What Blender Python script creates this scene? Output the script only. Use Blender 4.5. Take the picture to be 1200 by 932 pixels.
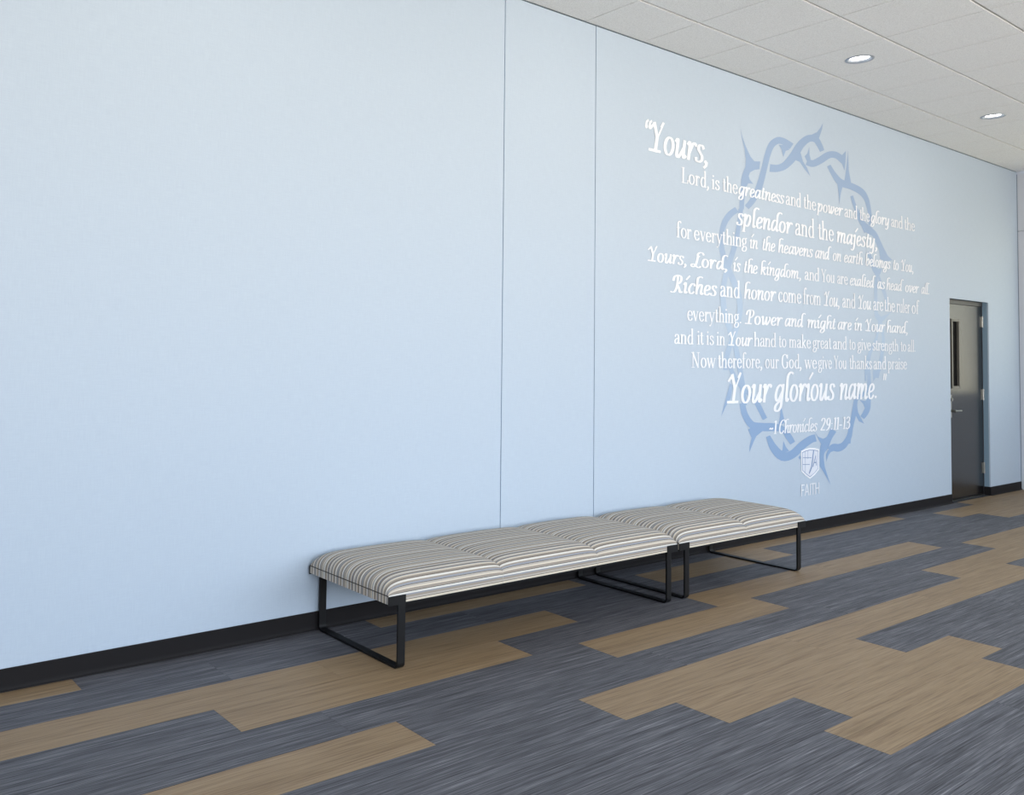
import bpy, bmesh, math, random
from mathutils import Vector, Matrix
random.seed(7)
for o in list(bpy.data.objects): bpy.data.objects.remove(o)
SC = bpy.context.scene
COL = SC.collection
PI = math.pi

# ---------------------------------------------------------------- camera
cam_d = bpy.data.cameras.new('camera'); cam = bpy.data.objects.new('camera', cam_d); COL.objects.link(cam)
SC.camera = cam
F_PX, CX, CY = 1018.44, 433.01, 372.9
YAW, PITCH, ROLL = 0.6157, 0.0422, 0.0165
fw = Vector((math.sin(YAW)*math.cos(PITCH), math.cos(YAW)*math.cos(PITCH), math.sin(PITCH)))
rt = Vector((math.cos(YAW), -math.sin(YAW), 0)); up = rt.cross(fw)
r2 = rt*math.cos(ROLL)+up*math.sin(ROLL); u2 = -rt*math.sin(ROLL)+up*math.cos(ROLL)
M = Matrix((r2, u2, -fw)).transposed().to_4x4(); M.translation = Vector((0, -3.8114, 1.4033))
cam.matrix_world = M
cam_d.sensor_fit = 'HORIZONTAL'; cam_d.sensor_width = 36; cam_d.lens = F_PX/1200*36
cam_d.shift_x = (600-CX)/1200; cam_d.shift_y = (CY-466)/1200
cam_d.clip_start = .05; cam_d.clip_end = 100

# ---------------------------------------------------------------- world, daylight through the windows, exposure
W = bpy.data.worlds.new('world'); SC.world = W; W.use_nodes = True
wn = W.node_tree.nodes; bg = wn['Background']
tc = wn.new('ShaderNodeTexCoord'); sp = wn.new('ShaderNodeSeparateXYZ'); W.node_tree.links.new(tc.outputs['Generated'], sp.inputs[0])
mr = wn.new('ShaderNodeMapRange'); mr.inputs['From Min'].default_value = -.5; mr.inputs['From Max'].default_value = .5
W.node_tree.links.new(sp.outputs[2], mr.inputs['Value'])
wr = wn.new('ShaderNodeValToRGB'); e = wr.color_ramp.elements       # warm fill for the ceiling added below the horizon, hazy horizon, blue sky above
e[0].position = .0; e[0].color = (1.24, 1.17, 1.05, 1); e[1].position = 1; e[1].color = (.78, .95, 1.18, 1)
for p_, c_ in ((.42, (1.20, 1.14, 1.04, 1)), (.53, (1.16, 1.16, 1.15, 1)), (.66, (.98, 1.09, 1.22, 1))): q = e.new(p_); q.color = c_
W.node_tree.links.new(mr.outputs[0], wr.inputs[0]); W.node_tree.links.new(wr.outputs[0], bg.inputs[0])
bg.inputs[1].default_value = 6.3
H = 3.6285            # ceiling height
XE = 11.78            # end wall
XW = -7.0             # wall at the left, behind the camera's field
YF = -5.9             # window wall behind the camera
def area(name, loc, rot, sx, sy, power, color, spread=180):
    l = bpy.data.lights.new(name, 'AREA'); l.shape = 'RECTANGLE'; l.size = sx; l.size_y = sy; l.energy = power; l.color = color; l.spread = math.radians(spread)
    o = bpy.data.objects.new(name, l); o.location = loc; o.rotation_euler = rot; COL.objects.link(o); return o
WIN = [(-1.8, 0), (1.6, 0), (5.0, 0), (8.4, 0)]      # window centres along x
WINW, WINZ0, WINZ1 = 3.0, .7, 3.2
for wx, pw in WIN:       # portals: they only guide the sampling of the daylight that comes through each window
    o = area('window_portal', (wx, YF-.12, (WINZ0+WINZ1)/2), (PI/2, 0, 0), WINW-.1, WINZ1-WINZ0-.1, 1, (1, 1, 1)); o.data.cycles.is_portal = True
EW = (-3.2, -.30, 1.02, 2.90)     # glazed part of the end wall: y0, y1, z0, z1
o = area('window_portal', (XE+.16, (EW[0]+EW[1])/2, (EW[2]+EW[3])/2), (PI/2, 0, PI/2), EW[1]-EW[0], EW[3]-EW[2], 1, (1, 1, 1)); o.data.cycles.is_portal = True
SC.view_settings.view_transform = 'Standard'; SC.view_settings.look = 'None'
SC.view_settings.gamma = 1; SC.view_settings.use_curve_mapping = False
SC.view_settings.exposure = -0.06

# ---------------------------------------------------------------- material helpers
def lin(c): return tuple(((v/255)/12.92 if v/255 <= .04045 else ((v/255+.055)/1.055)**2.4) for v in c)+(1,)
def mat(name, col, rough=.5, metal=0, spec=.5):
    m = bpy.data.materials.new(name); m.use_nodes = True; b = m.node_tree.nodes['Principled BSDF']
    b.inputs['Base Color'].default_value = lin(col); b.inputs['Roughness'].default_value = rough
    b.inputs['Metallic'].default_value = metal; b.inputs['Specular IOR Level'].default_value = spec
    return m
class NT:
    def __init__(s, m): s.t = m.node_tree; s.b = s.t.nodes['Principled BSDF']
    def n(s, typ, **kw):
        x = s.t.nodes.new(typ)
        for k, v in kw.items(): setattr(x, k, v)
        return x
    def l(s, a, b): s.t.links.new(a, b)
    def math(s, op, a, b=None):
        x = s.n('ShaderNodeMath', operation=op)
        for i, v in enumerate((a, b)):
            if v is None: continue
            if isinstance(v, (int, float)): x.inputs[i].default_value = v
            else: s.l(v, x.inputs[i])
        return x.outputs[0]
    def noise(s, vec, scale, detail=4, rough=.6):
        x = s.n('ShaderNodeTexNoise'); x.inputs['Scale'].default_value = scale; x.inputs['Detail'].default_value = detail
        x.inputs['Roughness'].default_value = rough
        if vec is not None: s.l(vec, x.inputs['Vector'])
        return x.outputs['Fac']
    def pos(s, scale=(1, 1, 1), rand=0):
        g = s.n('ShaderNodeNewGeometry'); v = g.outputs['Position']
        if rand:
            oi = s.n('ShaderNodeObjectInfo'); k = s.math('MULTIPLY', oi.outputs['Random'], rand)
            c = s.n('ShaderNodeCombineXYZ'); [s.l(k, c.inputs[i]) for i in range(3)]
            a = s.n('ShaderNodeVectorMath', operation='ADD'); s.l(v, a.inputs[0]); s.l(c.outputs[0], a.inputs[1]); v = a.outputs[0]
        mp = s.n('ShaderNodeVectorMath', operation='MULTIPLY'); s.l(v, mp.inputs[0]); mp.inputs[1].default_value = scale
        return mp.outputs[0]
    def ramp(s, fac, stops, interp='LINEAR'):
        r = s.n('ShaderNodeValToRGB'); r.color_ramp.interpolation = interp; e = r.color_ramp.elements
        while len(e) > 1: e.remove(e[-1])
        e[0].position = stops[0][0]; e[0].color = lin(stops[0][1])
        for p, c in stops[1:]:
            q = e.new(p); q.color = lin(c)
        s.l(fac, r.inputs[0]); return r.outputs[0]
    def mix(s, fac, a, b, mode='MIX'):
        x = s.n('ShaderNodeMix', data_type='RGBA', blend_type=mode)
        for i, v in ((0, fac), (6, a), (7, b)):
            if isinstance(v, (int, float)): x.inputs[i].default_value = v
            elif isinstance(v, tuple): x.inputs[i].default_value = v
            else: s.l(v, x.inputs[i])
        return x.outputs[2]
    def bump(s, h, strength, dist=.002):
        x = s.n('ShaderNodeBump'); x.inputs['Strength'].default_value = strength; x.inputs['Distance'].default_value = dist
        s.l(h, x.inputs['Height']); s.l(x.outputs[0], s.b.inputs['Normal'])

# wall covering: pale blue, fine linen weave
m_wall = mat('blue_wall_covering', (190, 203, 217), .62, spec=.3); t = NT(m_wall)
wv = t.noise(t.pos((260, 1, 14)), 1, 2); wh = t.noise(t.pos((14, 1, 260)), 1, 2); wf = t.math('ADD', wv, wh)
t.l(t.ramp(t.math('MULTIPLY', wf, .5), [(.3, (183, 196, 211)), (.7, (192, 205, 218))]), t.b.inputs['Base Color']); t.bump(wf, .12, .001)
m_wallside = mat('shaded_wall_blue', (132, 156, 174), .6)  # wall blue darkened: the shade on the door returns is in the colour
m_end = mat('pale_grey_paint', (205, 208, 215), .6)
m_white = mat('white_paint', (225, 225, 222), .7)
m_dark = mat('dark_void', (38, 42, 50), .9)
m_gap = mat('seam_blue', (120, 152, 188), .8)
m_base = mat('black_rubber', (31, 29, 30), .6, spec=.15)
# woven grey-blue floor plank
m_grey = mat('grey_woven_plank', (96, 102, 116), .6, spec=.3); t = NT(m_grey)
n1 = t.noise(t.pos((2.6, 190, 1), 9), 1, 3, .7); n2 = t.noise(t.pos((8, 460, 1), 5), 1, 2, .6); n3 = t.noise(t.pos((1.2, 26, 1), 4), 1, 2)
s_ = t.math('ADD', t.math('MULTIPLY', n1, .55), t.math('ADD', t.math('MULTIPLY', n2, .3), t.math('MULTIPLY', n3, .15)))
t.l(t.ramp(s_, [(.32, (28, 28, 31)), (.42, (64, 64, 68)), (.50, (89, 88, 93)), (.58, (113, 112, 116)), (.69, (162, 161, 163))]), t.b.inputs['Base Color'])
t.bump(s_, .25, .001)
# oak-look floor plank
m_oak = mat('oak_plank', (166, 136, 101), .52, spec=.4); t = NT(m_oak)
n1 = t.noise(t.pos((.9, 24, 1), 13), 1, 5, .65); n2 = t.noise(t.pos((4, 170, 1), 7), 1, 3, .6)
c1 = t.ramp(n1, [(.30, (118, 95, 66)), (.48, (144, 118, 87)), (.68, (163, 138, 106))])
c2 = t.ramp(n2, [(.32, (104, 81, 58)), (.49, (144, 121, 92)), (.72, (172, 148, 117))])
t.l(t.mix(.55, c1, c2), t.b.inputs['Base Color']); t.bump(n2, .12, .001)
m_sub = mat('floor_screed', (40, 38, 36), .9)
# ceiling tile
m_tile = mat('mineral_ceiling_tile', (242, 241, 239), .95, spec=.1); t = NT(m_tile)
n1 = t.noise(t.pos((1, 1, 1)), 190, 3, .7); n2 = t.noise(t.pos((1, 1, 1)), 60, 2)
t.l(t.ramp(n1, [(.32, (222, 221, 219)), (.55, (243, 242, 240)), (.7, (248, 247, 245))]), t.b.inputs['Base Color']); t.bump(n1, .4, .002)
m_tee = mat('white_ceiling_tee', (236, 234, 228), .5)
m_metal = mat('black_powder_coated_steel', (12, 12, 14), .45, spec=.35)
m_chrome = mat('satin_nickel', (165, 163, 158), .35, metal=1)
m_door = mat('dark_painted_door', (22, 21, 22), .22, spec=.85); t = NT(m_door)
t.bump(t.noise(t.pos((1, 1, 1)), 60, 2), .06, .001)
m_dframe = mat('dark_door_frame', (44, 42, 44), .35)
m_tint = bpy.data.materials.new('tinted_glass'); m_tint.use_nodes = True; tn = m_tint.node_tree; tn.nodes.clear()
o_ = tn.nodes.new('ShaderNodeOutputMaterial'); tr = tn.nodes.new('ShaderNodeBsdfTransparent'); gl = tn.nodes.new('ShaderNodeBsdfGlossy'); mx = tn.nodes.new('ShaderNodeMixShader')
tr.inputs[0].default_value = (.50, .50, .46, 1); gl.inputs['Roughness'].default_value = .03; mx.inputs[0].default_value = .05
tn.links.new(tr.outputs[0], mx.inputs[1]); tn.links.new(gl.outputs[0], mx.inputs[2]); tn.links.new(mx.outputs[0], o_.inputs[0])
m_glass = mat('dark_glass', (10, 10, 12), .05)
m_leaf_in = mat('glazing_bead', (98, 94, 86), .35)
m_text = mat('white_vinyl_lettering', (244, 245, 249), .6, spec=.3)
m_trim = mat('downlight_trim', (170, 176, 186), .35, metal=.6)
m_emit = mat('lamp_lens', (255, 255, 250), .4); b = m_emit.node_tree.nodes['Principled BSDF']
b.inputs['Emission Color'].default_value = (1, .98, .94, 1); b.inputs['Emission Strength'].default_value = 8
m_pipe = mat('dark_brown_piping', (70, 62, 58), .8)
m_under = mat('black_underside_cloth', (14, 14, 16), .9)
# striped upholstery: stripes follow the UV v coordinate (metres around the seat)
m_fab = mat('striped_upholstery', (190, 182, 170), .85, spec=.2); t = NT(m_fab)
uv = t.n('ShaderNodeUVMap'); sx = t.n('ShaderNodeSeparateXYZ'); t.l(uv.outputs[0], sx.inputs[0])
CR, TP, DK, GR, WH, MD = (214, 203, 186), (158, 148, 137), (84, 76, 71), (150, 152, 158), (222, 218, 210), (184, 176, 166)
seqs = [(CR, 9), (DK, 3), (MD, 7), (TP, 10), (GR, 6), (WH, 8), (DK, 3), (TP, 12), (CR, 6), (MD, 8), (DK, 3), (GR, 9), (TP, 7), (WH, 8), (MD, 4), (DK, 3), (TP, 11), (CR, 9), (GR, 5), (DK, 4), (MD, 10), (WH, 6), (TP, 8), (DK, 3), (GR, 7), (CR, 7), (TP, 9), (DK, 3), (MD, 6), (WH, 7), (GR, 6)]
tot = sum(w for _, w in seqs); stops = []; a = 0
for c, w in seqs: stops.append((a/tot, c)); a += w
fr = t.math('FRACT', t.math('ADD', t.math('MULTIPLY', sx.outputs[1], 1000/tot), 20.0))
fc = t.ramp(fr, stops, 'CONSTANT')
nz = t.noise(t.pos((1, 1, 1)), 700, 2)
t.l(t.mix(.25, fc, t.ramp(nz, [(.3, (120, 112, 104)), (.7, (235, 230, 222))]), 'OVERLAY'), t.b.inputs['Base Color']); t.bump(nz, .25, .001)
# printed crown: fades towards its middle height
m_crown = mat('blue_print', (150, 178, 214), .62, spec=.3); t = NT(m_crown)
sz = t.n('ShaderNodeSeparateXYZ'); t.l(t.pos(), sz.inputs[0])
fz = t.math('DIVIDE', sz.outputs[2], 3.2)
t.l(t.ramp(fz, [(.10, (140, 168, 203)), (.30, (144, 170, 204)), (.40, (166, 186, 210)), (.50, (178, 197, 217)), (.62, (177, 195, 216)), (.72, (160, 180, 206)), (.85, (153, 174, 203))]), t.b.inputs['Base Color'])

# ---------------------------------------------------------------- object helpers
def obj(name, bm, m, parent=None, smooth=False, label=None):
    me = bpy.data.meshes.new(name); bm.normal_update(); bm.to_mesh(me); bm.free(); me.materials.append(m)
    if smooth:
        for p in me.polygons: p.use_smooth = True
    o = bpy.data.objects.new(name, me); COL.objects.link(o)
    if parent is not None: o.parent = parent
    if label: o['label'] = label
    return o
def box(bm, x0, x1, y0, y1, z0, z1, bev=0):
    r = bmesh.ops.create_cube(bm, size=1)['verts']
    for v in r: v.co = Vector(((x0+x1)/2+v.co.x*(x1-x0), (y0+y1)/2+v.co.y*(y1-y0), (z0+z1)/2+v.co.z*(z1-z0)))
    if bev:
        es = list({e for v in r for e in v.link_edges}); bmesh.ops.bevel(bm, geom=es, offset=bev, segments=2, affect='EDGES')
def boxo(name, m, parent, *a, bev=0, label=None):
    bm = bmesh.new(); box(bm, *a, bev=bev); return obj(name, bm, m, parent, label=label)
def empty(name, loc, **pr):
    o = bpy.data.objects.new(name, None); o.location = loc; o.empty_display_size = .1; COL.objects.link(o)
    for k, v in pr.items(): o[k] = v
    return o
def struct(o): o['kind'] = 'structure'; return o
def sweep(bm, prof, pts, closed=False):
    """sweep a 2-D profile (list of (a,b)) along frames pts: (origin, axisA, axisB)"""
    rings = [[bm.verts.new(o+A*a+B*b) for a, b in prof] for o, A, B in pts]
    n = len(prof); m_ = len(rings)
    for i in range(m_ if closed else m_-1):
        r0, r1 = rings[i], rings[(i+1) % m_]
        for j in range(n): bm.faces.new((r0[j], r0[(j+1) % n], r1[(j+1) % n], r1[j]))
    if not closed: bm.faces.new(rings[0][::-1]); bm.faces.new(rings[-1])
    bmesh.ops.recalc_face_normals(bm, faces=bm.faces)
def cyl(bm, c, axis, r, L, seg=20):
    q = Vector(axis).to_track_quat('Z', 'Y').to_matrix().to_4x4(); q.translation = Vector(c)
    bmesh.ops.create_cone(bm, cap_ends=True, segments=seg, radius1=r, radius2=r, depth=L, matrix=q)

# ---------------------------------------------------------------- wall with the mural
DX0, DX1, DZ = 9.949, 10.924, 2.080         # door opening
WT = 3.622                                   # wall top, a shadow gap under the ceiling
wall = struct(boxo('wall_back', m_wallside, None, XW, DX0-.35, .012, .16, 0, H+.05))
G = .0035
def panel(x0, x1): return boxo('wall_panel', m_wall, wall, x0, x1, 0, .0118, 0, WT)
panel(XW, 3.6765-G); panel(3.6765+G, 4.5106-G)
bm = bmesh.new()
box(bm, 4.5106+G, DX0, 0, .0118, 0, WT); box(bm, DX0, DX1, 0, .0118, DZ, WT); box(bm, DX1, XE, 0, .0118, 0, WT)
obj('wall_panel', bm, m_wall, wall)
for x in (3.6765, 4.5106): boxo('seam_strip', m_gap, wall, x-G, x+G, .007, .0118, 0, WT)
bm = bmesh.new()   # solid wall around the door opening, the returns' shade is in their colour
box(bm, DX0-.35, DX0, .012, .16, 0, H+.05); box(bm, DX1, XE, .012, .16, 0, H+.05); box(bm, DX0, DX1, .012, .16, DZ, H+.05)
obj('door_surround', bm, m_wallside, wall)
boxo('shadow_gap', m_dark, wall, XW, XE, .008, .0119, WT+.0005, H-.0005)
# end wall: two stacked panels with a joint
bm = bmesh.new()
for z0, z1, ya, yb in ((0, H+.05, YF, EW[0]), (0, H+.05, EW[1], .16), (0, EW[2], EW[0], EW[1]), (EW[3], H+.05, EW[0], EW[1])): box(bm, XE+.02, XE+.15, ya, yb, z0, z1)
we = struct(obj('wall_right', bm, m_end))
for a in ((EW[1], -.006, 0, 2.935), (EW[1], -.006, 2.945, H-.03), (YF, EW[0], 0, 2.935), (YF, EW[1]-.004, 2.945, H-.03), (EW[0], EW[1]-.002, 0, EW[2]-.01)): boxo('wall_panel', m_end, we, XE, XE+.0198, *a)
bm = bmesh.new()
for a in ((EW[0], EW[0]+.05, EW[2], EW[3]), (EW[1]-.05, EW[1], EW[2], EW[3]), (-1.75, -1.70, EW[2], EW[3]), (EW[0], EW[1], EW[2], EW[2]+.05), (EW[0], EW[1], EW[3]-.05, EW[3])): box(bm, XE+.03, XE+.09, *a)
w6 = struct(obj('window_6', bm, m_end))
boxo('pane', m_tint, w6, XE+.055, XE+.061, EW[0], EW[1], EW[2], EW[3])
boxo('edge_trim', mat('grey_edge_trim', (120, 134, 150), .5), we, XE-.004, XE+.018, -.006, 0, 0, H-.03)
wl = struct(boxo('wall_left', m_white, None, XW-.15, XW, YF, .16, 0, H+.05))
bm = bmesh.new()
xs = [XW]+[v for wx, _ in WIN for v in (wx-WINW/2, wx+WINW/2)]+[XE]
box(bm, XW, XE, YF-.15, YF, 0, WINZ0); box(bm, XW, XE, YF-.15, YF, WINZ1, H+.05)
for i in range(0, len(xs), 2): box(bm, xs[i], xs[i+1], YF-.15, YF, WINZ0, WINZ1)
struct(obj('wall_front', bm, m_white))
for i, (wx, _) in enumerate(WIN):
    bm = bmesh.new(); a, b_ = wx-WINW/2, wx+WINW/2
    for x in (a, wx-.03, b_-.06): box(bm, x, x+.06, YF-.1, YF-.04, WINZ0, WINZ1)
    for z in (WINZ0, WINZ1-.06): box(bm, a, b_, YF-.1, YF-.04, z, z+.06)
    struct(obj('window_%d' % (i+1), bm, m_metal))

# ---------------------------------------------------------------- baseboard: rubber cove with a toe
HB = .0915
def baseboard(name, x0, x1, parent=None):
    prof = [(0, 0), (.016, 0), (.015, .003), (.010, .006), (.007, .013), (.006, .022), (.006, HB-.003), (.004, HB), (0, HB)]
    bm = bmesh.new(); sweep(bm, prof, [(Vector((x, -.0004, .0005)), Vector((0, -1, 0)), Vector((0, 0, 1))) for x in (x0, x1)])
    return obj(name, bm, m_base, parent)
struct(baseboard('baseboard_back', XW, DX0))
bb = struct(baseboard('baseboard_right', DX1-.004, XE-.004))
boxo('base_return', m_base, bb, DX1-.007, DX1-.0002, -.006, .058, .0005, HB)

# ---------------------------------------------------------------- floor planks
fl = struct(boxo('floor', m_sub, None, XW, XE, YF, .16, -.12, -.0042))
Y0, RW, PL = -.0841, .2395, 1.5
ROWS = {
 0: [(XW, 1.161, 1), (1.161, 2.69, 0), (2.69, 4.26, 1), (4.26, 5.80, 0), (5.80, 8.56, 1), (8.56, 10.06, 0), (10.06, XE, 1)],
 1: [(XW, 4.731, 0), (4.731, 6.231, 1), (6.231, 9.118, 0), (9.118, XE, 1)],
 2: [(XW, 3.641, 1), (3.641, 9.509, 0), (9.509, XE, 1)],
 3: [(XW, 1.529, 0), (1.529, 3.054, 1), (3.054, 4.55, 0), (4.55, 7.49, 1), (7.49, XE, 0)],
 4: [(XW, 3.37, 0), (3.37, 4.876, 1), (4.876, 7.823, 0), (7.823, XE, 1)],
 5: [(XW, -.9, 0), (-.9, 2.064, 1), (2.064, 6.542, 0), (6.542, XE, 1)],
 6: [(XW, 2.823, 0), (2.823, 7.29, 1), (7.29, 8.79, 0), (8.79, XE, 1)],
 7: [(XW, 3.14, 0), (3.14, 4.629, 1), (4.629, XE, 0)],
 8: [(XW, 3.608, 0), (3.608, 5.106, 1), (5.106, 8.1, 0), (8.1, 9.6, 1), (9.6, XE, 0)],
 9: [(XW, 3.383, 0), (3.383, 4.85, 1), (4.85, XE, 0)]}
for r in range(10, 35): ROWS[r] = [(XW, XE, 0)] if r < 13 else [(XW, -1.2+.7*((r*5) % 7), 0), (-1.2+.7*((r*5) % 7), 1.8+.7*((r*5) % 7), int(r % 3 != 1)), (1.8+.7*((r*5) % 7), XE, 0)]
far = [bmesh.new(), bmesh.new()]
for r, segs in ROWS.items():
    ya, yb = -(Y0+RW*r), -(Y0+RW*(r+1))
    ya = min(ya, .0) if r else -.001
    for a, b_, k in segs:
        cuts = []
        if a == XW:
            x = b_
            while x > a+.01: cuts.append(x); x -= PL
            cuts = sorted(cuts+[a])
        else:
            x = a
            while x < b_-.2: cuts.append(x); x += PL
            cuts.append(b_)
        for i in range(len(cuts)-1):
            x0, x1 = cuts[i], cuts[i+1]
            if x1-x0 < .02: continue
            g = .0006
            if r < 15 and x1 > -.6:
                bm = bmesh.new(); box(bm, x0+g, x1-g, yb+g, ya-g, -.004, 0)
                obj('floor_plank', bm, (m_grey, m_oak)[k], fl, label=('grey woven-look vinyl plank', 'oak-look vinyl plank')[k])
            else: box(far[k], x0+g, x1-g, max(yb, YF)+g, ya-g, -.004, 0)
for k in (0, 1):
    o = obj('floor_planks', far[k], (m_grey, m_oak)[k], fl); o['kind'] = 'stuff'
boxo('floor_edge', m_dark, fl, DX0, DX1, 0, .16, -.004, 0)

# ---------------------------------------------------------------- ceiling: tiles in a tee grid
T, M1, X0 = .6096, .4348, 4.4017
m_teesh = mat('shaded_recess_tee', (200, 199, 195), .8)  # white tee greyed so its colour carries the shade of the recess
ce = struct(boxo('ceiling', m_dark, None, XW, XE, YF, .16, H+.05, H+.15))
bmf = bmesh.new()
ylines = [0, -M1]+[-(M1+T*i) for i in range(1, 14)]
nx0 = int((XW-X0)/T)-1; nx1 = int((XE-X0)/T)+1
lights = {(3, 1), (7, 1), (-1, 1), (-5, 1), (3, 6), (7, 6), (-1, 6)}
for j in range(len(ylines)-1):
    y1, y0 = ylines[j], max(ylines[j+1], YF)
    if y0 >= y1: continue
    for i in range(nx0, nx1+1):
        x0, x1 = max(X0+i*T, XW), min(X0+(i+1)*T, XE)
        if x1-x0 < .05: continue
        g, gy = .0035, .009
        ar = (x0+g, x1-g, y0+gy, y1-(gy if j else .001), H, H+.016)
        if j < 6 and x0 > 2.4:
            bm = bmesh.new(); box(bm, *ar)
            if (i, j) in lights:      # a round hole for the downlight
                bm.free(); bm = bmesh.new(); cx, cy = (x0+x1)/2, (ar[2]+ar[3])/2; n = 32; R = .083
                cor = []
                for k in range(n):
                    a = 2*PI*k/n; c, s = math.cos(a), math.sin(a); f = 1/max(abs(c), abs(s))
                    cor.append((cx+R*c, cy+R*s, cx+(ar[1]-ar[0])/2*c*f, cy+(ar[3]-ar[2])/2*s*f))
                V = [[bm.verts.new((p[0], p[1], H)), bm.verts.new((p[2], p[3], H)), bm.verts.new((p[0], p[1], H+.016)), bm.verts.new((p[2], p[3], H+.016))] for p in cor]
                for k in range(n):
                    A, B = V[k], V[(k+1) % n]; bm.faces.new((A[0], B[0], B[1], A[1])); bm.faces.new((A[0], A[2], B[2], B[0])); bm.faces.new((A[1], B[1], B[3], A[3]))
                bmesh.ops.recalc_face_normals(bm, faces=bm.faces)
            obj('ceiling_tile', bm, m_tile, ce)
        else: box(bmf, *ar)
o = obj('ceiling_tiles', bmf, m_tile, ce); o['kind'] = 'stuff'
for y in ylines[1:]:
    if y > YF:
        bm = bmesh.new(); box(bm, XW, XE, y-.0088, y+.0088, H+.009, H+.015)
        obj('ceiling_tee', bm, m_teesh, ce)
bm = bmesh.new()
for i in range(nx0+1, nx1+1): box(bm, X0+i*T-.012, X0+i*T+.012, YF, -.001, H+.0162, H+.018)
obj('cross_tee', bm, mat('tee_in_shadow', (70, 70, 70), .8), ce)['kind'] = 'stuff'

# ---------------------------------------------------------------- downlights
def ring(bm, c, prof, seg=40):
    rings = [[bm.verts.new((c[0]+r*math.cos(2*PI*k/seg), c[1]+r*math.sin(2*PI*k/seg), c[2]+z)) for k in range(seg)] for r, z in prof]
    for a in range(len(rings)-1):
        for k in range(seg): bm.faces.new((rings[a][k], rings[a][(k+1) % seg], rings[a+1][(k+1) % seg], rings[a+1][k]))
    return rings
DL = {(3, 1): 'recessed round downlight in the ceiling tile above the thorn crown, the larger-looking one', (7, 1): 'recessed round downlight farther along the ceiling, toward the door end'}
for (i, j) in sorted(lights):
    cx = X0+(i+.5)*T; cy = (ylines[j]+ylines[j+1])/2
    if (i, j) in DL:
        t_ = empty('downlight', (cx, cy, H), label=DL[(i, j)], category='downlight', group='recessed ceiling downlights')
        bm = bmesh.new(); ring(bm, (0, 0, 0), [(.083, .004), (.096, .001), (.096, -.003), (.082, -.006), (.072, .0), (.068, .020), (.064, .05)]); bmesh.ops.recalc_face_normals(bm, faces=bm.faces)
        obj('trim_ring', bm, m_trim, t_, True)
        bm = bmesh.new(); r_ = ring(bm, (0, 0, 0), [(.0655, .012), (.045, .007), (.02, .005)]); bm.faces.new(r_[-1]); bmesh.ops.recalc_face_normals(bm, faces=bm.faces)
        obj('lamp_lens', bm, m_emit, t_, True)
    l = bpy.data.lights.new('downlight_beam', 'AREA'); l.shape = 'DISK'; l.size = .12; l.energy = .9; l.color = (1, .93, .82)
    o = bpy.data.objects.new('downlight_beam', l); o.location = (cx, cy, H-.012); COL.objects.link(o)

# ---------------------------------------------------------------- door at the far end
dr = empty('door_1', (0, 0, 0), kind='structure', label='dark painted door with a narrow vision panel at the far end of the blue wall')
bm = bmesh.new()
box(bm, DX0+.0005, DX0+.05, .05, .158, .001, DZ-.001); box(bm, DX1-.018, DX1-.0005, .058, .158, .001, DZ-.001); box(bm, DX0+.05, DX1-.018, .05, .158, DZ-.045, DZ-.001)
obj('door_frame', bm, m_dframe, dr)
LX0, LX1, LY = DX0+.053, DX1-.021, .060
VX0, VX1, VZ0, VZ1 = LX0+.145, LX0+.300, 1.175, 1.855   # glass of the vision panel
bm = bmesh.new()
for a in ((LX0, VX0, LY, LY+.045, .012, DZ-.049), (VX1, LX1, LY, LY+.045, .012, DZ-.049), (VX0, VX1, LY, LY+.045, .012, VZ0), (VX0, VX1, LY, LY+.045, VZ1, DZ-.049)): box(bm, *a)
obj('door_leaf', bm, m_door, dr)
vf = boxo('vision_glass', m_glass, dr, VX0, VX1, LY+.018, LY+.026, VZ0, VZ1)
bm = bmesh.new(); w_ = .022
for a in ((VX0-w_, VX0+.004, VZ0-w_, VZ1+w_), (VX1-.004, VX1+w_, VZ0-w_, VZ1+w_), (VX0, VX1, VZ0-w_, VZ0+.004), (VX0, VX1, VZ1-.004, VZ1+w_)): box(bm, a[0], a[1], LY-.010, LY+.012, a[2], a[3])
obj('glazing_frame', bm, m_leaf_in, vf)
for zc in (1.87, 1.082, .292):
    bm = bmesh.new(); cyl(bm, (LX1+.003, LY-.009, zc), (0, 0, 1), .0085, .118, 14); box(bm, LX1-.034, LX1+.0025, LY-.003, LY, zc-.055, zc+.055); box(bm, LX1+.004, LX1+.014, LY-.006, LY, zc-.055, zc+.055)
    obj('hinge', bm, m_chrome, dr)
lv = boxo('escutcheon', m_chrome, dr, LX0+.045, LX0+.112, LY-.008, LY, .855, 1.09, bev=.002)
bm = bmesh.new(); cyl(bm, (LX0+.085, LY-.03, .925), (0, 1, 0), .013, .05, 16); cyl(bm, (LX0+.15, LY-.052, .925), (1, 0, 0), .0085, .15, 12)
obj('lever_handle', bm, m_chrome, lv)
bm = bmesh.new(); cyl(bm, (LX0+.085, LY-.014, 1.04), (0, 1, 0), .017, .02, 16); obj('lock_cylinder', bm, m_chrome, lv)
boxo('threshold', m_chrome, dr, DX0+.05, DX1-.018, LY-.012, LY+.1, .0002, .006)
boxo('wall_behind', m_dark, dr, DX0-.1, DX1+.1, .2, .21, 0, DZ+.1)

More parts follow.
